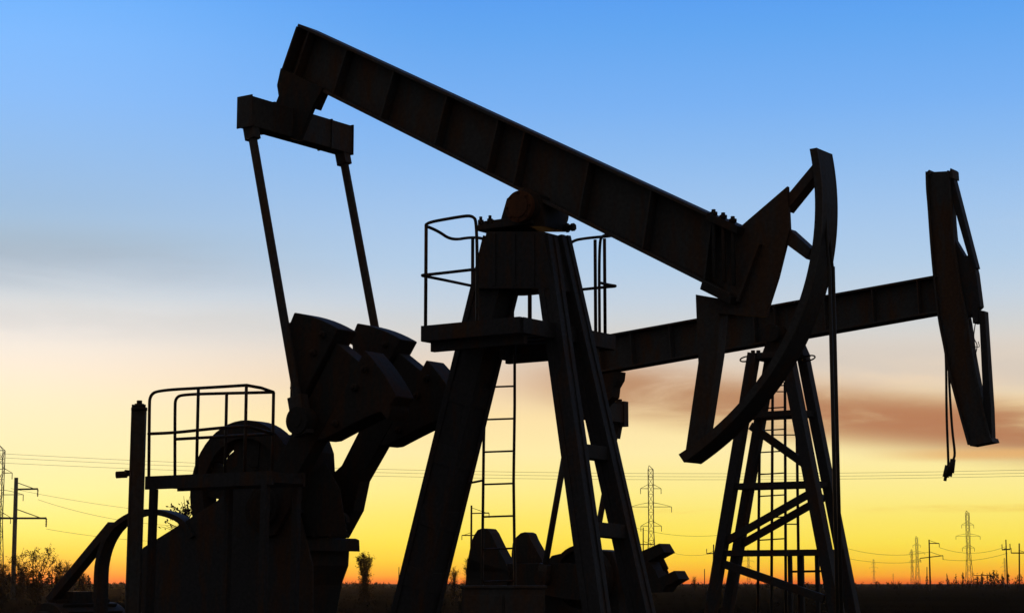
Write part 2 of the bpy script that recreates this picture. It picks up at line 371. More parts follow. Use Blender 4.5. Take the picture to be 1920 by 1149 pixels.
# equalizer and pitman arms
E0 = P(557, 238, 0)
m = MB(); m.box(E0, (b, e, Z), (.10, .88, .172)); 
for sg in (-1, 1): m.box(E0 + e * sg * .888, (b, e, Z), (.115, .008, .185))
for sg in (-1, 1): m.box(E0 + e * sg * .5, (b, e, Z), (.112, .012, .18))
eq = m.build('equalizer', M_grey, unit, .006)
m = MB(); m.prism([P(x, y, -.19) for x, y in ((526, 128), (605, 166), (588, 196), (560, 264), (500, 248), (512, 205), (522, 180), (519, 160))], e * .06)
m.prism([P(x, y, .13) for x, y in ((526, 128), (605, 166), (588, 196), (560, 264), (500, 248), (512, 205), (522, 180), (519, 160))], e * .06)
m.cyl(E0 - e * .25, E0 + e * .25, .1); m.prism([P(x, y, -.129) for x, y in ((536, 140), (590, 166), (575, 200), (528, 186))], e * .258)
m.build('equalizer_bracket', M_iron, eq, .004)
SH = P(572, 953, 0)
def crank_set(S, ang, b_, e_, root, half=.54, pin_r=1.1, pit=.80, Etop=None, k=1.0, up=Z):
    ax = b_ * math.cos(ang) + Z * math.sin(ang); la = -b_ * math.sin(ang) + Z * math.cos(ang); out = []
    for sg in (-1, 1):
        c = S + e_ * sg * half; t = .2
        q = lambda r, l: c + ax * r * k + la * l * k - e_ * t / 2
        mm = MB(); mm.prism([q(-.30, .16), q(-.18, .28), q(.18, .28), q(.5, .16), q(1.98, .2), q(1.98, -.2), q(.5, -.16), q(.18, -.28), q(-.18, -.28), q(-.30, -.16)], e_ * t)
        mm.cyl(c - e_ * .16, c + e_ * .16, .2 * k)
        cr_ = mm.build('crank', M_iron, root, .008)
        for l in (-1, 1):
            mm = MB(); prof = [(1.0, .225), (1.06, .30)] + [(1.06 + .72 * t + .10 * math.sin(t * 3.1), .30 + .55 * t + .05 * math.sin(t * 3.1)) for t in (.1, .25, .4, .55, .7, .85)]
            prof += [(1.70 + .16 * math.sin(t), .92 - .09 * (1 - math.cos(t))) for t in (0, .4, .8, 1.2)]
            prof += [(2.15 * math.cos(t), 2.15 * math.sin(t)) for t in (.42, .37, .32, .27, .22, .17, .125, .105)]
            mm.prism([q(r, x * l) - e_ * .06 for r, x in prof], e_ * (t + .12))
            for r, x in ((1.3, .36), (1.75, .36), (1.98, .36)): bolt(mm, q(r, x * l) - e_ * .06, -e_, .045, .05)
            mm.build('counterweight', M_iron, cr_, .012)
        pin = S + ax * pin_r * k + e_ * sg * pit
        mm = MB(); mm.cyl(pin - e_ * (sg * (pit - half) + sg * .08), pin + e_ * sg * .1, .075); mm.cyl(pin - e_ * .09, pin + e_ * .09, .15)
        mm.build('crank_pin', M_iron, cr_, .004)
        tp = Etop + e_ * sg * pit - Z * .1
        mm = MB(); mm.tube([pin, tp], .05, 14); d = (tp - pin).normalized()
        mm.bar(pin - d * .16, pin + d * .28, .13, .19, e_); mm.bar(tp - d * .22, tp - d * .02, .12, .14, e_)
        mm.build('pitman_arm', M_grey, root, .005)
crank_set(SH, R(55), b, e, unit, Etop=E0)
# gearbox, pulley, belt guard
far = .42
m = MB(); hou = [(505, 905), (520, 862), (552, 835), (600, 820), (618, 824), (627, 850), (630, 905), (640, 948), (652, 1000), (652, 1008), (500, 1008)]
m.prism([P(x, y, far) for x, y in hou], -e * .84)
low = [(490, 1024), (656, 1024), (654, 1060), (641, 1096), (632, 1150), (622, 1215), (500, 1215), (492, 1100)]
m.prism([P(x, y, far) for x, y in low], -e * .84)
for s in (-.46, -.2, .1, .45): m.prism([P(x, y, s) for x, y in ((610, 868), (636, 915), (650, 1005), (560, 1005), (560, 900))], e * .02)
gb = m.build('gearbox', M_iron, unit, .02)
m = MB(); m.prism([P(x, y, .47) for x, y in ((484, 1009), (668, 1009), (674, 1012), (675, 1034), (668, 1024), (484, 1023))], -e * .94)
for k in range(6): bolt(m, P(500 + k * 30, 1008, .44), Z, .03, .05); bolt(m, P(500 + k * 30, 1008, -.44), Z, .03, .05)
m.build('joint_flange', M_iron, gb, .006)
m = MB(); m.prism([P(x, y, .30) for x, y in ((634, 960), (648, 961), (655, 968), (656, 979), (651, 978), (648, 970), (642, 972), (644, 985), (638, 985))], -e * .06); m.build('lifting_hook', M_iron, gb)
m = MB(); m.cyl(SH - e * .72, SH + e * .72, .14); m.build('slow_shaft', M_iron, gb)
pc = P(466, 922, -.40)
m = MB(); m.ring(pc, e, .60, .80, .22, 48); m.ring(pc, e, .001, .30, .24, 24)
for k in range(5):
    a = k * 2 * math.pi / 5 + .35; d = b * math.cos(a) + Z * math.sin(a); m.bar(pc + d * .27, pc + d * .63, .07, .34, e, .06, .42)
m.cyl(pc - e * .05, P(520, 930, .0), .07); m.build('belt_pulley', M_iron, unit, .004)
m = MB(); bgp = [(262, 1150), (262, 1062), (262, 1040), (268, 1026), (405, 940), (440, 908), (505, 900), (560, 960), (585, 1060), (585, 1150)]
m.prism([P(x, y, -.58) for x, y in bgp], e * .03); m.prism([P(x, y, -.22) for x, y in bgp], e * .03)
rim = [P(x, y, -.55) for x, y in bgp[1:8]]; m.strip(rim, [p + (P(440, 1060, -.55) - p).normalized() * .02 for p in rim], e * .33)
bgo = m.build('belt_guard', M_dark, unit, .004)
# motor with hoop guard at the rear
hp = [(177, 1190), (175, 1140), (175, 1095), (178, 1052), (190, 1012), (213, 979), (248, 958), (285, 954), (318, 961), (345, 977), (362, 1004)]
hq = dense([P(x, y, -.62) for x, y in hp], 4); hc = P(270, 1080, -.62)
m = MB(); m.strip(hq, [p + (hc - p).normalized() * .065 for p in hq], e * .18)
m.bar(P(214, 984, -.5), P(96, 1126, -.5), .14, .10, e); m.build('hoop_guard', M_dark, unit, .004)
m = MB(); mc = P(150, 1185, -.2); m.cyl(mc - e * .55, mc + e * .5, .36, 32); m.cyl(mc - e * .66, mc - e * .551, .26, 28)
for k in range(18): a = k * math.pi / 9; d = b * math.cos(a) + Z * math.sin(a); m.bar(mc + d * .37 - e * .45, mc + d * .37 + e * .4, .02, .06, d.cross(e))
m.box(mc - Z * .42, (b, e, Z), (.34, .5, .07)); m.box(mc + Z * .42 - e * .1, (b, e, Z), (.14, .16, .07)); m.build('motor', M_iron, unit, .006)
# base frame and concrete footing
zb = .45; ue = (P(120, 1200, 0) - W(0, 0, 0)).dot(b) - .6; uf = (fn1 - W(0, 0, 0)).dot(b) + .5
m = MB()
for s in (-.62, .62):
    for dz_, w in ((.0, .22), (.27, .22)): m.bar(W(ue, s, zb - .17 + dz_), W(uf, s, zb - .17 + dz_), w, .03, e)
    m.bar(W(ue, s, zb - .035), W(uf, s, zb - .035), .02, .238, e)
for k in range(6): u_ = ue + .1 + (uf - ue - .2) * k / 5; m.bar(W(u_, -.60, zb - .04), W(u_, .60, zb - .04), .14, .2, b)
su = (SH - W(0, 0, 0)).dot(b); m.box(W(su, 0, (zb + .12 + P(560, 1215, 0).z) / 2), (b, e, Z), (.75, .50, max(.05, (P(560, 1215, 0).z - zb - .12) / 2)))
mu = (mc - W(0, 0, 0)).dot(b)
m.box(W(mu, -.2, (zb + .12 + mc.z - .5) / 2), (b, e, Z), (.36, .46, max(.03, (mc.z - .5 - zb - .12) / 2)))
m.build('base_frame', M_dark, unit, .004)
m = MB()
for u_ in (ue + .7, su, (ue * .35 + uf * .65), uf - .5): m.box(W(u_, 0, .07), (b, e, Z), (.55, 1.0, .17)); m.cut()
m.build('concrete_footing', M_conc, unit, .015)
# walkway round the post
a_, c_ = .88, .62; zd = P(975, 620, 0).z; wk = lambda u, s, z: W(u, s, zd + z)
m = MB()
for s in (-a_, a_): m.bar(wk(-c_, s, -.08), wk(c_, s, -.08), .04, .16, e)
for u in (-c_, c_): m.bar(wk(u, -a_ + .021, -.08), wk(u, a_ - .021, -.08), .04, .157, b)
for k in range(26): u = -c_ + .05 + (2 * c_ - .1) * k / 25; m.bar(wk(u, -a_ + .022, -.03), wk(u, a_ - .022, -.03), .008, .035, b)
for k in range(6): s = -a_ + .2 + (2 * a_ - .4) * k / 5; m.bar(wk(-c_ + .022, s, -.065), wk(c_ - .022, s, -.065), .02, .02, e)
walk = m.build('walkway', M_dark, unit)
m = MB()
for s in (-.37, .30):
    m.cut(); m.bar(wk(-c_ + .03, s * 2, -.21), wk(c_ - .04, s * 2, -.21), .07, .095, e)
m.cut(); q = P(946, 664, -.1); m.box(q, (b, e, Z), (.03, .05, .06))
m.build('bracket', M_dark, walk, .003)
m = MB(); r_ = .0165
def rail(pts, k=3): m.tube(rounded([wk(*p) for p in pts], k), r_, 8)
H = 1.06
rail([(.08, -a_, .0), (.08, -a_, H - .05), (.02, -a_, H + .03), (-.15, -a_, H + .035), (-c_ - .02, -a_ - .02, H + .01), (-c_, -a_ + .25, H - .02), (-c_, -a_ + .5, H - .09), (-c_, -.02, H), (-c_, .25, H + .02), (-c_, .36, H - .1), (-c_, .36, 0)])
rail([(.08, -a_, .53), (-c_ + .12, -a_, .53), (-c_ - .03, -a_ - .02, .53), (-c_, -a_ + .2, .53), (-c_, .36, .53)], 2)
for u, s in ((-c_ + .045, -a_), (-c_, .0)): m.tube([wk(u, s, 0), wk(u, s, H)], r_ * 1.1, 8)
m.cut()
rail([(.0, a_, 0), (.0, a_, H - .12), (.06, a_, H + .02), (.3, a_, H + .03), (c_ + .02, a_ + .02, H + .02), (c_, a_ - .22, H + .0), (c_, .58, H - .1), (c_, .58, 0)])
rail([(.0, a_, .53), (c_ - .1, a_, .53), (c_ + .03, a_ + .02, .53), (c_, a_ - .1, .53), (c_, .58, .53)], 2)
for u, s in ((c_ - .12, a_), (0.38, a_)): m.tube([wk(u, s, 0), wk(u, s, H)], r_ * 1.1, 8)
m.cut()
rail([(-c_, .40, .54), (-c_, a_ - .1, .54), (-c_ + .06, a_, .54), (-c_ + .42, a_, .54)], 2)
for u, s in ((-c_, a_ - .14), (-c_ + .14, a_)): m.tube([wk(u, s, 0), wk(u, s, H)], r_ * 1.4, 8)
rail([(-c_, a_ - .14, H), (-c_ + .02, a_ - .02, H), (-c_ + .14, a_, H)], 1)
m.build('railing', M_rail, walk)
# ladder down the rear leg
m = MB(); sl = .34
rl = [(965, 640), (965, 760), (963, 900), (965, 1060), (968, 1375)]; ll = [(912, 640), (909, 760), (907, 830), (905, 995), (902, 1375)]
for pl in (rl, ll): m.tube([P(x, y, sl) for x, y in pl], .0155, 8)
def xat(pl, y):
    for (x0, y0), (x1, y1) in zip(pl, pl[1:]):
        if y0 <= y <= y1: return x0 + (x1 - x0) * (y - y0) / (y1 - y0)
y = 664.0
while y < 1370: m.tube([P(xat(ll, y), y + 1, sl), P(xat(rl, y), y - 1, sl)], .010, 6); y += 60.7
for y in (670, 900, 1180): m.tube([P(xat(ll, y), y, sl), P(xat(ll, y) - 30, y + 6, .1)], .012, 6)
m.build('ladder', M_rail, unit)

# ------------------------------------------------------------------ steel post and service platform, left
post = thing('steel_post', 'dark steel post with a bolted cap and a short lever, left of the railed platform', 'post', (P(250, 1100, -2.05).x, P(250, 1100, -2.05).y, 0))
pt, pb = P(261, 770, -2.05), P(248, 1180, -2.05); pb = pt + (pb - pt) * ((pt.z) / (pt.z - pb.z))
m = MB(); m.bar(pt, pb, .145, .10, Vector((1, 0, 0))); 
for sg in (-1, 1): m.bar(pt + Vector((sg * .062, -.055, 0)), pb + Vector((sg * .062, -.055, 0)), .024, .012, Vector((1, 0, 0)))
m.build('shaft', M_grey, post, .006)
m = MB(); m.cyl(pt + Z * .0005, pt + Z * .035, .085, 20); m.cyl(pt + Z * .0355, pt + Z * .075, .06, 20, .05); m.cyl(pt + Z * .0755, pt + Z * .11, .032, 6)
for sg in (-1, 1): m.cyl(pt + Vector((sg * .062, -.03, .035)), pt + Vector((sg * .062, -.03, .065)), .014, 6)
m.build('cap', M_iron, post)
m = MB(); q = P(244, 889, -2.05); X = Vector((1, 0, 0)); m.tube([q, q - X * .05], .02, 8); m.tube(rounded([q - X * .03, q - X * .06, q - X * .15 - Z * .005], 1), .038, 10); m.tube([q + Z * .03 - X * .01, q - X * .06 + Z * .035], .016, 8)
m.build('lever', M_iron, post, .004)

plat = thing('service_platform', 'raised steel service platform with two tube railings beside the left post', 'platform', (P(390, 1000, -1.6).x, P(390, 1000, -1.6).y, 0))
s1, s2 = -1.88, -1.40
m = MB(); zt = P(330, 894, -1.6).z
Lp, Rp = P(274, 894, s1), P(512, 894, s1); uL, uR = (Lp - W(0, 0, 0)).dot(b), (Rp - W(0, 0, 0)).dot(b)
for s in (s1, s2): m.bar(W(uL, s, zt - .07), W(uR, s, zt - .07), .03, .14, e)
for k in range(24): u = uL + .03 + (uR - uL - .06) * k / 23; m.bar(W(u, s1 + .016, zt - .03), W(u, s2 - .016, zt - .03), .008, .04, b)
for u in (uL + .02, (uL + uR) / 2, uR - .02): m.bar(W(u, s1 + .016, zt - .085), W(u, s2 - .016, zt - .085), .03, .06, b)
m.build('deck', M_dark, plat)
m = MB(); rr_ = .017
def rl_(s, pts, k=3): m.tube(rounded([P(x, y, s) for x, y in pts], k), rr_, 8)
rl_(s1, [(279, 893), (280, 770), (281, 738), (305, 731), (380, 727), (462, 722)]); m.tube([P(462, 722, s1), P(490, 727, s1 + .28), P(513, 735, s2)], rr_, 8)
rl_(s2, [(328, 893), (328, 770), (329, 743), (352, 739), (425, 737), (475, 736), (513, 735)])
rl_(s1, [(278, 813), (326, 811), (391, 804), (434, 800), (466, 799)]); m.tube([P(466, 799, s1), P(512, 813, s2)], rr_, 8)
rl_(s2, [(329, 823), (420, 818), (478, 815), (512, 813)])
for s, x, y in ((s1, 372, 727), (s1, 462, 722), (s2, 425, 737), (s2, 513, 735)): p = P(x, y, s); m.tube([p, Vector((p.x, p.y, zt))], rr_, 8)
m.build('railing', M_rail, plat)
for s, u in ((s1, uL + .12), (s2, uL + .75), (s1, uR - .1), (s2, uR - .1)):
    MB().bar(W(u, s, zt - .14), W(u - .03, s, 0), .07, .07, e).build('leg', M_dark, plat, .003)

# low cabinet between the legs
cab = thing('metal_cabinet', 'low dark metal cabinet standing between the legs of the near pump jack', 'cabinet', (at(945, 1100, 18.9).x, 18.9, 0))
q0, q1 = at(866, 1097, 18.9), at(1022, 1097, 18.9); ctr = (q0 + q1) / 2; hw = (q1.x - q0.x) / 2; X, Yv = Vector((1, 0, 0)), Vector((0, 1, 0))
m = MB(); m.box(Vector((ctr.x, ctr.y + .3, ctr.z / 2)), (X, Yv, Z), (hw, .3, ctr.z / 2 - .03)); m.box(Vector((ctr.x, ctr.y + .3, ctr.z - .014)), (X, Yv, Z), (hw + .02, .32, .014))
m.build('body', M_grey, cab, .006)
for sg in (-1, 1):
    m = MB(); m.box(Vector((ctr.x + sg * hw / 2, ctr.y - .012, ctr.z / 2)), (X, Yv, Z), (hw / 2 - .015, .01, ctr.z / 2 - .09)); d = m.build('door', M_grey, cab, .004)
    m = MB(); m.bar(Vector((ctr.x + sg * .06, ctr.y - .035, ctr.z / 2 - .07)), Vector((ctr.x + sg * .06, ctr.y - .035, ctr.z / 2 + .07)), .02, .02, X); m.build('handle', M_iron, d)

# ------------------------------------------------------------------ second pumping unit, behind
B = Frame(1462, 628, 31.5, TH); P, W = B.P, B.W; e, b = B.e, B.b
unit2 = thing('pump_jack', 'smaller farther pump jack at the right, with loose cables hanging from its horsehead', 'pump jack', W(0, 0, 0), 'pump jacks')
def gpt(x, y, s):                                  # run a leg line on to the ground
    return P(x, y, s)
def toground(p, q): return p + (q - p) * (p.z / (p.z - q.z))
L1 = (P(1414, 662, -.25), P(1342, 1094, -.25)); L2 = (P(1447, 662, .25), P(1373, 1094, .25))
R1 = (P(1475, 658, -.25), P(1559, 1094, -.25)); R2 = (P(1506, 668, .25), P(1590, 1094, .25))
LG = {}
for k_, (p, q), w in (('a', L1, .17), ('b', L2, .16), ('c', R1, .20), ('d', R2, .17)):
    g_ = toground(p, q); LG[k_] = (p, g_); m = MB()
    d = (g_ - p).normalized(); c = d.cross(e).normalized(); a2 = (e - d * e.dot(d)).normalized()
    m.bar(p + c * w * .42, g_ + c * w * .42, w, .02, e); m.bar(p - c * w * .42, g_ - c * w * .42, w, .02, e); m.bar(p + a2 * w * .45, g_ + a2 * w * .45, .02, w * .815, e); m.bar(p - a2 * w * .45, g_ - a2 * w * .45, .02, w * .815, e)
    for k in range(9): o = p.lerp(g_, (k + .5) / 9); m.bar(o - d * .09, o + d * .09, w * .965, w * .6, e)
    m.build('leg', M_dark, unit2, .003)
def pt_on(k_, y):                                  # point of leg k_ at picture height y
    p, g_ = LG[k_]; lo, hi = 0., 1.
    zt_ = at(1460, y, 31.5).z; return p + (g_ - p) * ((p.z - zt_) / p.z)
m = MB()
for y in (778, 910, 1036):
    for k1, k2 in (('a', 'c'), ('b', 'd'), ('a', 'b'), ('c', 'd')): m.cut(); m.bar(pt_on(k1, y), pt_on(k2, y), .09, .095, Z.cross(pt_on(k2, y) - pt_on(k1, y)).normalized())
m.cut(); m.bar(P(1408, 798, .2), P(1512, 872, .2), .06, .13, e)
m.cut(); m.bar(P(1362, 1014, -.26), P(1520, 924, -.26), .06, .12, e); m.cut(); m.bar(P(1385, 1023, .26), P(1545, 932, .26), .06, .12, e)
m.cut(); m.bar(P(1352, 1055, -.26), P(1545, 1122, -.26), .06, .13, e)
m.build('brace', M_dark, unit2, .003)
m = MB(); c2 = P(1462, 668, 0); m.box(c2, (b, e, Z), (.40, .30, .05)); m.build('top_plate', M_dark, unit2, .004)
m = MB(); 
for x in (1412, 1422, 1484, 1502): m.cut(); q = P(x, 668, -.2); m.tube([q, q + Z * .1], .035, 6)
for x0, sg in ((1410, -1), (1505, 1)):
    m.cut(); q = P(x0, 672, 0); m.tube([q + b * sg * (.11 - .11 * math.cos(t * math.pi / 8)) + (e * .06 + Z * .05) * math.sin(t * math.pi / 8) for t in range(17)], .013, 6)
m.build('bolt_ring', M_iron, unit2)
m = MB(); q = P(1462, 628, 0); m.prism([P(x, y, -.22) for x, y in ((1428, 664), (1440, 632), (1484, 632), (1498, 664))], e * .44); m.cyl(q - e * .34, q + e * .34, .15); m.build('saddle_bearing', M_iron, unit2, .005)
m = girder(MB(), P(1112, 635), P(1762, 518), P(1766, 588), P(1118, 702), e, .32, .035, .03)
m.build('walking_beam', M_grey, unit2, .004)
# horsehead swung round
hl = [(1739, 323), (1740, 356), (1743, 392), (1749, 478), (1760, 586), (1772, 650), (1779, 688), (1794, 748), (1818, 834)]
hr = [(1778, 321), (1780, 350), (1783, 381), (1787, 440), (1800, 532), (1814, 602), (1823, 667), (1842, 764), (1857, 827)]
a1, b1 = dense([P(x, y, -.1) for x, y in hl]), dense([P(x, y, -.1) for x, y in hr])
m = MB(); m.strip(a1, b1, e * .2)
lip = [p - (q - p).normalized() * .012 for p, q in zip(a1, b1)]; m.strip([p - e * .06 for p in lip], [p + (q - p).normalized() * .04 - e * .06 for p, q in zip(lip, b1)], e * .059)
m.strip([q - e * .06 for q in b1], [q + (q - p).normalized() * .03 - e * .06 for p, q in zip(a1, b1)], e * .059)
m.prism([P(x, y, -.15) for x, y in ((1738, 322), (1742, 318), (1745, 327), (1740, 330))], e * .28); m.prism([P(x, y, -.15) for x, y in ((1780, 322), (1782, 315), (1785, 318), (1786, 334), (1780, 334))], e * .28)
m.prism([P(x, y, -.15) for x, y in ((1814, 826), (1858, 820), (1861, 828), (1819, 836))], e * .3)
head2 = m.build('horsehead', M_grey, unit2, .004)
m = MB()
def h2(pts, s=-.08, t=.16): m.prism([P(x, y, s) for x, y in pts], e * t)
h2([(1782, 322), (1788, 336), (1831, 502), (1823, 504), (1806, 470), (1783, 372)][:4] + [(1822, 505), (1784, 372)])
m.cut(); h2([(1788, 446), (1808, 480), (1822, 478), (1830, 512), (1838, 574), (1830, 582), (1816, 594), (1808, 580)])
m.cut(); h2([(1828, 580), (1846, 583), (1858, 766), (1860, 826), (1852, 824), (1844, 764), (1838, 640), (1836, 596)])
m.cut(); h2([(1816, 600), (1819, 598), (1822, 660), (1819, 668)], -.06, .05); m.cut(); h2([(1822, 584), (1834, 584), (1834, 604), (1824, 606)], -.1, .2)
m.build('strut', M_dark, head2, .003)
m = MB(); m.tube(dense([P(x, y, 0) for x, y in ((1829, 604), (1826, 632), (1832, 648), (1827, 672))], 5), .008, 6); m.cut(); m.tube(dense([P(x, y, 0) for x, y in ((1820, 656), (1828, 650), (1836, 650), (1834, 640))], 5), .006, 6)
m.build('loose_wire', M_wire, head2)
for pts, fit, r in (([(1772, 640), (1774, 690), (1775, 780), (1778, 862), (1777, 874)], ((1777, 872), (1773, 894)), .02), ([(1779, 668), (1780, 720), (1785, 800), (1790, 848), (1787, 862)], ((1787, 860), (1783, 886)), .02)):
    m = MB(); s_ = -.12; m.tube(dense([P(x, y, s_) for x, y in pts], 4), r, 8); p, q = P(*fit[0], s_), P(*fit[1], s_); m.tube([p, q], .042, 8, .05); m.tube([q, q + (q - p).normalized() * .06], .025, 8)
    m.build('hanging_cable', M_wire, unit2)
# ladders and cage of the second post
m = MB(); sl = .3
for x0, x1 in ((1436, 1422), (1454, 1447), (1468, 1473), (1480, 1497)):
    p = P(x0 * .25 + x1 * .75, 716, sl); q = P(x1, 1036, sl); m.tube([p, toground(p, q)], .024, 8)
for y in range(722, 1036, 41): m.tube([P(1424, y + 3, sl), P(1473, y, sl)], .011, 6)
for y in (734, 815, 982): m.tube([P(1449, y, sl), P(1496, y, sl)], .010, 6)
m.build('ladder', M_rail, unit2)
m = MB()
for x in (1481, 1503, 1532): p = P(x, 1040, .32); m.bar(p, Vector((p.x, p.y, 0)), .06, .06, e)
m.bar(P(1481, 1071, .32), P(1540, 1070, .32), .03, .035, e); m.build('guard_rail', M_dark, unit2)
# its equalizer, pitmans, cranks
E2 = P(1112, 770, 0)
m = MB(); m.box(E2, (b, e, Z), (.14, .92, .16))
for sg in (-1, 1): m.box(E2 + e * sg * .86, (b, e, Z), (.155, .075, .225)); m.tube([E2 + e * sg * .86 + Z * .226, E2 + e * sg * .86 + Z * .27], .06, 6)
eq2 = m.build('equalizer', M_grey, unit2, .005)
m = MB(); m.prism([P(x, y, -.12) for x, y in ((1096, 702), (1134, 700), (1160, 696), (1158, 712), (1150, 726), (1148, 744), (1134, 756), (1122, 775), (1098, 775))], e * .24); m.build('equalizer_bracket', M_iron, eq2, .005)
S2 = P(1122, 1092, 0)
for sg, pinp, top, cw in ((-1, (1018, 1084), (1072, 778), 0), (1, (1104, 1087), (1158, 790), 1)):
    s_ = sg * .68; c = P(1122 + sg * .68 * .574 * 108, 1092 + sg * 2, s_); pin = P(*pinp, sg * .84)
    ax = (P(*pinp, s_) - c).normalized(); la = ax.cross(e).normalized()
    if la.z < 0: la = -la
    m = MB(); q = lambda r, l: c + ax * r + la * l - e * .09
    m.prism([q(-.3, .16), q(-.16, .3), q(.2, .3), q(1.9, .16), q(1.9, -.16), q(.2, -.3), q(-.16, -.3), q(-.3, -.16)], e * .18); cr2 = m.build('crank', M_iron, unit2, .006)
    tr = [(964, 1090), (961, 1063), (940, 1024), (928, 999), (922, 991), (912, 990), (904, 993), (897, 1003), (892, 1016), (887, 1041), (883, 1072), (881, 1098)] if cw == 0 else [(1044, 1090), (1022, 1046), (1003, 1012), (998, 1000), (992, 997), (984, 999), (976, 1006), (969, 1018), (967, 1036), (966, 1062), (966, 1098)]
    pts = [P(x, y, s_) - e * .14 for x, y in tr]
    MB().prism(pts, e * .28).build('counterweight', M_iron, cr2, .01)
    mir = []
    for p in pts:
        d = p - (c - e * .14); t_ = d.dot(la); mir.append(p - la * (2 * t_))
    lowest = min(p.z for p in mir)
    MB().prism([p - la * .02 for p in mir], e * .28).build('counterweight', M_iron, cr2, .01)
    m = MB(); m.cyl(pin - e * sg * .2, pin + e * sg * .1, .07); m.cyl(pin - e * .08, pin + e * .08, .13); m.build('crank_pin', M_iron, cr2)
    tp = P(*top, sg * .84); m = MB(); d = (tp - pin).normalized(); m.tube([pin, tp], .055, 12); m.bar(tp - d * .3, tp, .13, .16, e); m.bar(pin - d * .1, pin + d * .25, .13, .18, e); m.build('pitman_arm', M_grey, unit2)
m = MB(); m.prism([P(x, y, .38) for x, y in ((1064, 1062), (1078, 1042), (1112, 1034), (1146, 1030), (1190, 1034), (1200, 1060), (1204, 1100), (1204, 1200), (1060, 1200))], -e * .76)
m.box(P(1130, 1205, 0), (b, e, Z), (.95, .45, .06)); m.build('gearbox', M_iron, unit2, .02)
m = MB(); pc = P(1092, 1085, -.5); m.ring(pc, e, .5, .58, .16, 40); m.ring(pc, e, 0, .1, .2, 16)
for k in range(5): a = k * 2 * math.pi / 5 + .2; d = b * math.cos(a) + Z * math.sin(a); m.bar(pc + d * .09, pc + d * .51, .05, .10, e)
m.cyl(pc, P(1110, 1086, 0), .05, 16); m.build('belt_pulley', M_iron, unit2)
m = MB(); m.prism([P(x, y, -.2) for x, y in ((1180, 1042), (1206, 1032), (1214, 1050), (1228, 1068), (1234, 1082), (1250, 1096), (1240, 1110), (1180, 1110))], e * .4)
brk = m.build('brake_housing', M_iron, unit2, .006)
m = MB(); m.prism([P(x, y, -.2) for x, y in ((1202, 1033), (1236, 1018), (1246, 1035), (1213, 1053))], e * .36); m.cut(); m.prism([P(x, y, -.2) for x, y in ((1232, 1084), (1264, 1069), (1273, 1085), (1252, 1097))], e * .36); m.build('brake_shoe', M_iron, brk, .006)
m = MB(); p, q = P(1236, 1040, -.05), P(1252, 1074, -.05); m.tube([p, q], .022, 8); m.tube([p.lerp(q, .22), p.lerp(q, .8)], .05, 8); m.build('turnbuckle', M_iron, brk)
m = MB()
for s in (-.55, .55): m.bar(W(-4.6, s, .28), W(1.7, s, .28), .2, .26, e)
for u in (-4.4, -2.9, -1.2, 0, 1.5): m.bar(W(u, -.44, .28), W(u, .44, .28), .14, .2, b)
m.box(W((P(1130, 1200, 0) - W(0, 0, 0)).dot(b), 0, .5), (b, e, Z), (.85, .42, .085)); m.build('base_frame', M_dark, unit2, .004)
m = MB()
for u in (-3.9, -2.4, -.6, 1.2): m.box(W(u, 0, .05), (b, e, Z), (.5, .9, .095)); m.cut()
m.build('concrete_footing', M_conc, unit2, .012)

# ------------------------------------------------------------------ power line masts
def gz(Y): return -.08
def lattice_mast(h, arms, wb, wt, r):
    """body and crossarm meshes, standing at the origin"""
    body, arm, ins = MB(), MB(), MB(); lv = [h * (1 - (1 - k / 13) ** 1.08) for k in range(14)]
    ww = lambda z: wb + (wt - wb) * min(1, z / (h * .5)) ** .7
    cs = lambda z: [Vector((i * ww(z) / 2, j * ww(z) / 2, z)) for i, j in ((-1, -1), (1, -1), (1, 1), (-1, 1))]
    for k in range(13):
        a, c = cs(lv[k]), cs(lv[k + 1])
        for q in range(4):
            body.tube([a[q], c[q]], r, 4); body.tube([a[q], c[(q + 1) % 4]] if (k + q) % 2 else [a[(q + 1) % 4], c[q]], r * .6, 3); body.tube([c[q], c[(q + 1) % 4]], r * .55, 3)
    top = cs(h)
    for q in range(4): body.tube([top[q], Vector((-wt * .3, 0, h * 1.035))], r * .7, 3)
    for z, half in arms:
        for sg in (-1, 1):
            arm.cut(); ins.cut(); tip = Vector((sg * half, 0, z)); root_ = cs(z)
            for j in (-1, 1):
                arm.tube([Vector((sg * wt / 2, j * wt / 2, z)), tip], r * .75, 4); arm.tube(rounded([Vector((sg * wt / 2, j * wt / 2, z + h * .035)), Vector((sg * half * .55, 0, z + h * .022)), tip], 1), r * .65, 4)
            ins.tube([tip, tip - Z * h * .045], r * .85, 6)
    return body, arm, ins
proto = None
def place_mast(px, py_top, d, label, group='lattice power pylons on the plain', rot=0.0):
    global proto
    h = (1092 - py_top) * d / F + 1.6 + .08; loc = at(px, 1092, d); loc.z = -.08; sc = h / 31.0
    if proto is None:
        o = thing('power_pylon', label, 'pylon', (0, 0, 0), group); bd, ar, ins = lattice_mast(30.0, [(25.2, 2.6), (20.6, 5.2), (15.8, 2.6)], 3.0, 1.25, .10)
        bd.build('mast', M_gal, o); ar.build('crossarm', M_gal, o); ins.build('insulator', M_cer, o); proto = o
    else:
        o = proto.copy(); C.objects.link(o)
        for ch in proto.children:
            c = ch.copy(); C.objects.link(c); c.parent = o
        o['label'] = label
    o.location = loc; o.scale = (sc, sc, sc); o.rotation_euler.z = rot; return o
place_mast(1222, 875, 500, 'tall lattice power pylon between the legs of the two pump jacks')
place_mast(1818, 959, 800, 'lattice power pylon standing alone right of the hanging cables, tallest at the right', rot=.15)
place_mast(1721, 1006, 1150, 'hazy lattice pylon just left of the dark utility pole under the horsehead', rot=.2)
place_mast(1711, 1030, 1450, 'narrow hazy pylon overlapping the left side of a taller hazy pylon', rot=.9)
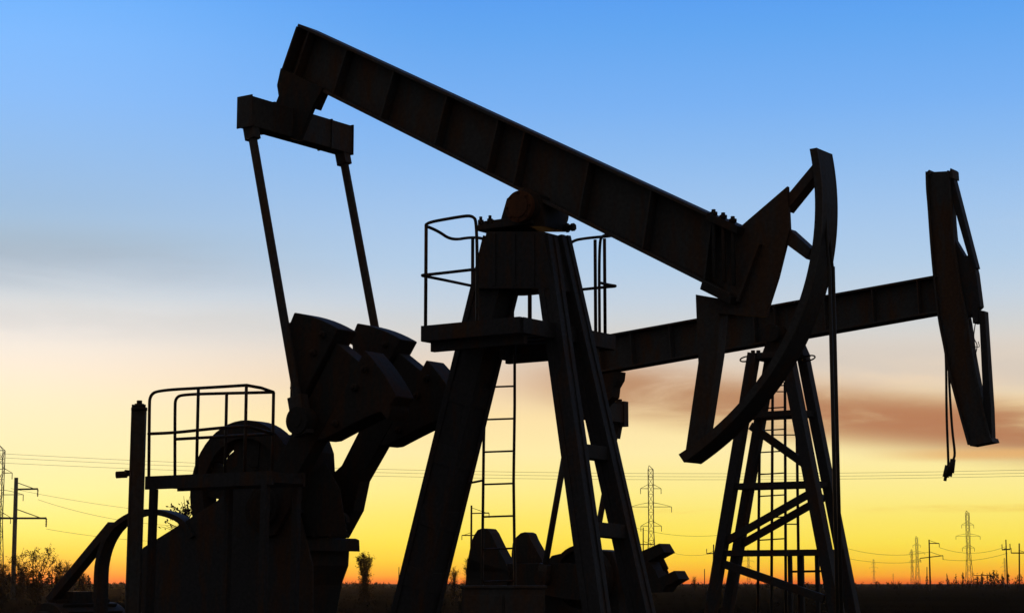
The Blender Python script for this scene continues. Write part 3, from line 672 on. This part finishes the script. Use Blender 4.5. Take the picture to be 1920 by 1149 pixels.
place_mast(1639, 1048, 2000, 'tiny far pylon on the horizon right of the far pump jack legs', rot=.1)
place_mast(1404, 1030, 1600, 'far pylon seen through the braced legs of the far pump jack', rot=.3)
place_mast(1885, 1046, 1700, 'faint far pylon behind the leftmost of two poles at the right edge', rot=.2)
place_mast(-7, 838, 330, 'large lattice pylon cut by the left edge behind the concrete pole', rot=-.1)
place_mast(1675, 1074, 2300, 'very tiny pylon on the horizon between two larger far pylons', rot=.1)
def pole(name, label, x0, y0, xb, d, r0, r1, mat, arms, group, ins_up=False, yb=1092):
    base = at(xb, yb, d); base.z = -.08; top = at(x0, y0, d); o = thing(name, label, 'utility pole', base, group)
    m = MB(); m.tube([base, base.lerp(top, .5), top], r1, 12, r0); m.build('shaft', mat, o)
    for xa, ya, xc, yc, w in arms:
        p, q = at(xa, ya, d), at(xc, yc, d); m = MB(); m.bar(p, q, w, w * 1.1, Vector((0, 1, 0)))
        mid = q if abs(q.x - top.x) > abs(p.x - top.x) else p
        ctr_ = Vector((top.x + (base.x - top.x) * .1, top.y, max(p.z, q.z) + abs(mid.x - top.x) * .3)); ctr_.z = min(ctr_.z, top.z)
        m.tube([ctr_, mid.lerp(Vector((top.x, top.y, mid.z)), .15)], w * .28, 5); m.build('crossarm', mat, o)
        for z_, en in ((1, p), (1, q)):
            if abs(en.x - (top.x + base.x) / 2) < w * 2.5: continue
            m = MB(); s_ = 1 if ins_up else -1; l = 4.5 * w
            for k in range(5): m.cyl(en + Z * s_ * (w * .5 + l * k / 5), en + Z * s_ * (w * .5 + l * (k + .7) / 5), w * .62, 10, w * .35)
            m.tube([en, en + Z * s_ * (l + w * .6)], w * .2, 6); m.build('insulator', M_cer, o)
    return o
G1 = 'utility poles on the plain'
pole('utility_pole', 'thick concrete utility pole with long crossarms near the left edge', 30.5, 895, 25, 200, .20, .25, M_conc, [(31, 917, 71, 916, .16), (-6, 971, 87, 971, .18)], G1)
pole('utility_pole', 'slim pole with one high crossarm beside the black counterweights', 884, 947, 883, 250, .12, .17, M_wood, [(884, 962, 917, 961, .13), (866, 1003, 901, 1003, .12)], G1)
pole('utility_pole', 'dark pole with two crossarms below the right horsehead', 1742, 1011, 1744, 420, .13, .2, M_wood, [(1743, 1018, 1761, 1018, .17), (1725, 1046, 1768, 1041, .17)], G1)
pole('utility_pole', 'leaning thin pole, leftmost of the pair at the right edge', 1886, 1011, 1889, 420, .12, .17, M_wood, [(1879, 1030, 1894, 1029, .24)], G1, True)
pole('utility_pole', 'upright pole with wide crossarm, rightmost in the photo', 1911, 1018, 1911, 420, .14, .17, M_wood, [(1896, 1036, 1928, 1036, .22)], G1, True)
pole('utility_pole', 'thin pole just left of the tall pylon between the pump jacks', 1206, 988, 1206, 420, .11, .16, M_wood, [(1198, 1020, 1226, 1020, .17)], G1, True)
pole('utility_pole', 'pole with upright insulators just left of the far pump jack legs', 1338, 1020, 1337, 450, .14, .2, M_wood, [(1325, 1037, 1346, 1037, .22)], G1, True)
pole('utility_pole', 'tiny T shaped pole on the horizon between pylon and right edge poles', 1840, 1076, 1840, 700, .16, .2, M_wood, [(1826, 1078, 1856, 1078, .2)], G1, True)
pole('utility_pole', 'thin bare pole on the horizon left of the near post legs', 748, 1062, 748, 600, .12, .16, M_wood, [], G1)
pole('utility_pole', 'bare thin pole seen under the brake of the far pump jack', 1321, 1066, 1321, 600, .12, .16, M_wood, [], G1)
pole('utility_pole', 'thin bare pole right of the tiny far pylon', 1738, 1062, 1738, 900, .18, .22, M_wood, [], G1)
# overhead wires: sagging spans
def wire(pts, d, r, label, n=24, d2=None):
    (x0, y0), (xm, ym), (x1, y1) = pts; out = []; d2 = d2 or d
    for k in range(n + 1):
        x = x0 + (x1 - x0) * k / n
        y = y0 * (x - xm) * (x - x1) / ((x0 - xm) * (x0 - x1)) + ym * (x - x0) * (x - x1) / ((xm - x0) * (xm - x1)) + y1 * (x - x0) * (x - xm) / ((x1 - x0) * (x1 - xm))
        out.append(at(x, y, d + (d2 - d) * k / n))
    m = MB(); m.tube(out, r, 5); return tag(m.build('power_line', M_wire), label, 'wire', 'overhead power lines')
wire([(-200, 838), (1000, 885), (2150, 874)], 300, .024, 'topmost long power line sagging across the whole photo')
wire([(-200, 846), (1000, 891), (2150, 880)], 300, .024, 'second long power line, just under the topmost one')
wire([(-200, 857), (1000, 897), (2150, 886)], 301, .024, 'lowest of the three long power lines across the photo')
wire([(71, 936), (180, 966), (330, 985)], 200, .016, 'thin wire running right from the upper arm of the concrete pole')
wire([(87, 991), (190, 1006), (330, 1016)], 200, .016, 'thin wire running right from the lower arm of the concrete pole')
wire([(20, 915), (180, 944), (330, 962)], 330, .024, 'faint wire above the upper wire of the concrete pole')
wire([(1140, 972), (1270, 1003), (1420, 990)], 420, .032, 'faint wire below the middle arms of the tall pylon')
wire([(1225, 1022), (1285, 1040), (1338, 1036)], 430, .03, 'short wire between two thin poles left of the far post', d2=450)
wire([(1570, 1022), (1680, 1040), (1743, 1034)], 420, .032, 'upper wire reaching the dark pole under the right horsehead from the left')
wire([(1762, 1026), (1810, 1036), (1886, 1024)], 420, .032, 'wire spanning from the dark pole to the leaning pole, higher one')
wire([(1768, 1048), (1815, 1050), (1889, 1036)], 420, .032, 'wire spanning from the dark pole to the leaning pole, lower one')
wire([(1570, 1042), (1650, 1054), (1726, 1052)], 420, .03, 'lower wire reaching the dark pole under the right horsehead from the left')

# ------------------------------------------------------------------ shrubs
def shrub(px, py_top, d, width_px, label, seed, leaves=900, name='shrub', group='shrubs on the plain', thick=1.0, lean_max=1.15):
    r = random.Random(seed); base = at(px, 1092, d); base.z = -.1; h = (1092 - py_top) * d / F + 1.7; sp = width_px * d / F / 2
    o = thing(name, label, 'shrub', base, group); st, lf = MB(), MB(); tips = []
    for k in range(r.randint(9, 12)):
        a = r.uniform(0, 6.28); lean = r.uniform(.1, lean_max); hh = h * r.uniform(.72, 1.0) * (1 - .22 * lean); end = base + Vector((math.cos(a) * sp * lean, math.sin(a) * sp * lean, hh))
        mid = base.lerp(end, .5) + Vector((r.uniform(-.1, .1), r.uniform(-.1, .1), 0)) * h * .3 + Z * h * .05 - Vector((math.cos(a), math.sin(a), 0)) * sp * lean * .2
        pts = rounded([base + Vector((math.cos(a), math.sin(a), 0)) * .1, mid, end], 2); st.tube(pts, .011 * h ** .8 * thick, 5, .003 * h)
        for t in range(2 if lean_max > 1 else 1, len(pts)):
            for _ in range(4):
                p = pts[t]; dr = Vector((r.gauss(0, 1), r.gauss(0, 1), r.uniform(.3, 1.8))).normalized(); q = p + dr * h * r.uniform(.10, .26) * (1.1 - .5 * t / len(pts)) * (1 if lean_max > 1 else .75)
                st.tube([p, q], .0035 * h * thick, 3, .0015 * h, cap=False); tips += [(p, q)]
    s = .011 * h + .02
    for k in range(leaves):
        p, q = r.choice(tips); c = p.lerp(q, r.uniform(.25, 1.1)) + Vector((r.gauss(0, s), r.gauss(0, s), r.gauss(0, s)))
        u = Vector((r.gauss(0, 1), r.gauss(0, 1), r.gauss(0, 1))).normalized(); v = u.orthogonal().normalized(); w = r.uniform(.5, 1.2) * s
        lf.add([c - u * w, c + v * w * .5, c + u * w, c - v * w * .5], [(0, 1, 2, 3)])
    st.build('stem', M_bark, o); lf.build('foliage', M_leaf, o); return o
shrub(685, 1028, 170, 36, 'upright leafy shrub between the gearbox and the near post', 11, 4200, lean_max=.8)
shrub(348, 928, 60, 74, 'sparse leafy shrub showing under the left service platform', 12, 1500)
shrub(66, 1016, 150, 92, 'largest bushy shrub right of the concrete pole at the left', 13, 1900)
shrub(6, 1046, 150, 60, 'bushy shrub at the left edge beside the concrete pole', 14, 1500)
shrub(36, 1052, 170, 44, 'small shrub against the foot of the concrete pole', 15, 1000)
shrub(111, 1048, 180, 22, 'narrow upright shrub left of the slanted guard strut', 16, 900)
shrub(124, 1052, 190, 14, 'thinnest shrub, touching the slanted guard strut', 17, 600)
shrub(154, 1068, 190, 18, 'small shrub in the gap between guard strut and hoop', 18, 600)
shrub(850, 1058, 200, 18, 'small shrub at the right side of the broad rear leg', 19, 800)
shrub(877, 1046, 260, 12, 'thin shrub just behind the slim pole and the rear leg', 20, 500)
shrub(1302, 1078, 400, 9, 'tiny shrub on the horizon between the two pump jacks', 21, 160)

# far scrub and woods along the horizon
def clumps(name, spots, mat, seed, tri):
    r = random.Random(seed); m = MB()
    for x, Y, h, w, n in spots:
        for _ in range(n):
            t = r.random(); c = Vector((x + r.gauss(0, w * .5) * (1.05 - t), Y + r.gauss(0, w * .5), -.1 + h * t * r.uniform(.75, 1.0)))
            u = Vector((r.gauss(0, .5), r.gauss(0, .5), r.uniform(.4, 1))).normalized(); v = u.orthogonal().normalized(); q = tri * r.uniform(.5, 1.3) * (h / 4) ** .5
            m.add([c - u * q - v * q * .4, c - u * q + v * q * .4, c + u * q], [(0, 1, 2)])
    return tag(m.build(name, mat), kind='stuff')
r = random.Random(5); sp = []
def hpx(px_h, Y): return px_h * Y / F + 1.7
for k in range(560):                                # continuous low scrub line
    Y = r.uniform(480, 640); px = r.uniform(-120, 2040); t = 1.5 + 1.2 * r.random()
    if px > 1600: t += (px - 1600) / 320 * r.uniform(0, 6)
    if px < 240: t += (240 - px) / 240 * r.uniform(0, 9)
    sp.append((at(px, 1092, Y).x, Y, hpx(t, Y), 2.2, 26))
for k in range(34):                                 # spiky young trees at the right
    Y = r.uniform(560, 800); px = r.triangular(1730, 1930, 1880); sp.append((at(px, 1092, Y).x, Y, hpx(r.uniform(6, 24), Y), .7, 40))
for k in range(40):
    Y = r.uniform(300, 420); px = r.uniform(-40, 175); sp.append((at(px, 1092, Y).x, Y, hpx(r.uniform(6, 26), Y), .8, 50))
clumps('far_scrub', sp, M_scrub, 9, .42)
sp = []
for k in range(2600):
    Y = 60 * (9 ** r.random()); x = r.uniform(-.32, .32) * Y
    sp.append((x, Y, r.uniform(.25, .8) * (1 if Y < 150 else 1.3), .5, 9))
clumps('dry_grass', sp, M_scrub, 10, .16)

# ------------------------------------------------------------------ haze
m = MB(); m.box(Vector((0, 1460, 21.5)), (X, Yv, Z), (1540, 1570, 23.0))
hz = bpy.data.materials.new('haze_air'); hz.use_nodes = True; t = hz.node_tree; t.nodes.remove(t.nodes['Principled BSDF'])
pv = t.nodes.new('ShaderNodeVolumePrincipled'); pv.inputs['Color'].default_value = (.95, .9, .85, 1); pv.inputs['Density'].default_value = .00004; pv.inputs['Anisotropy'].default_value = .75
t.links.new(pv.outputs[0], t.nodes['Material Output'].inputs['Volume'])
tag(m.build('haze', hz), kind='stuff')
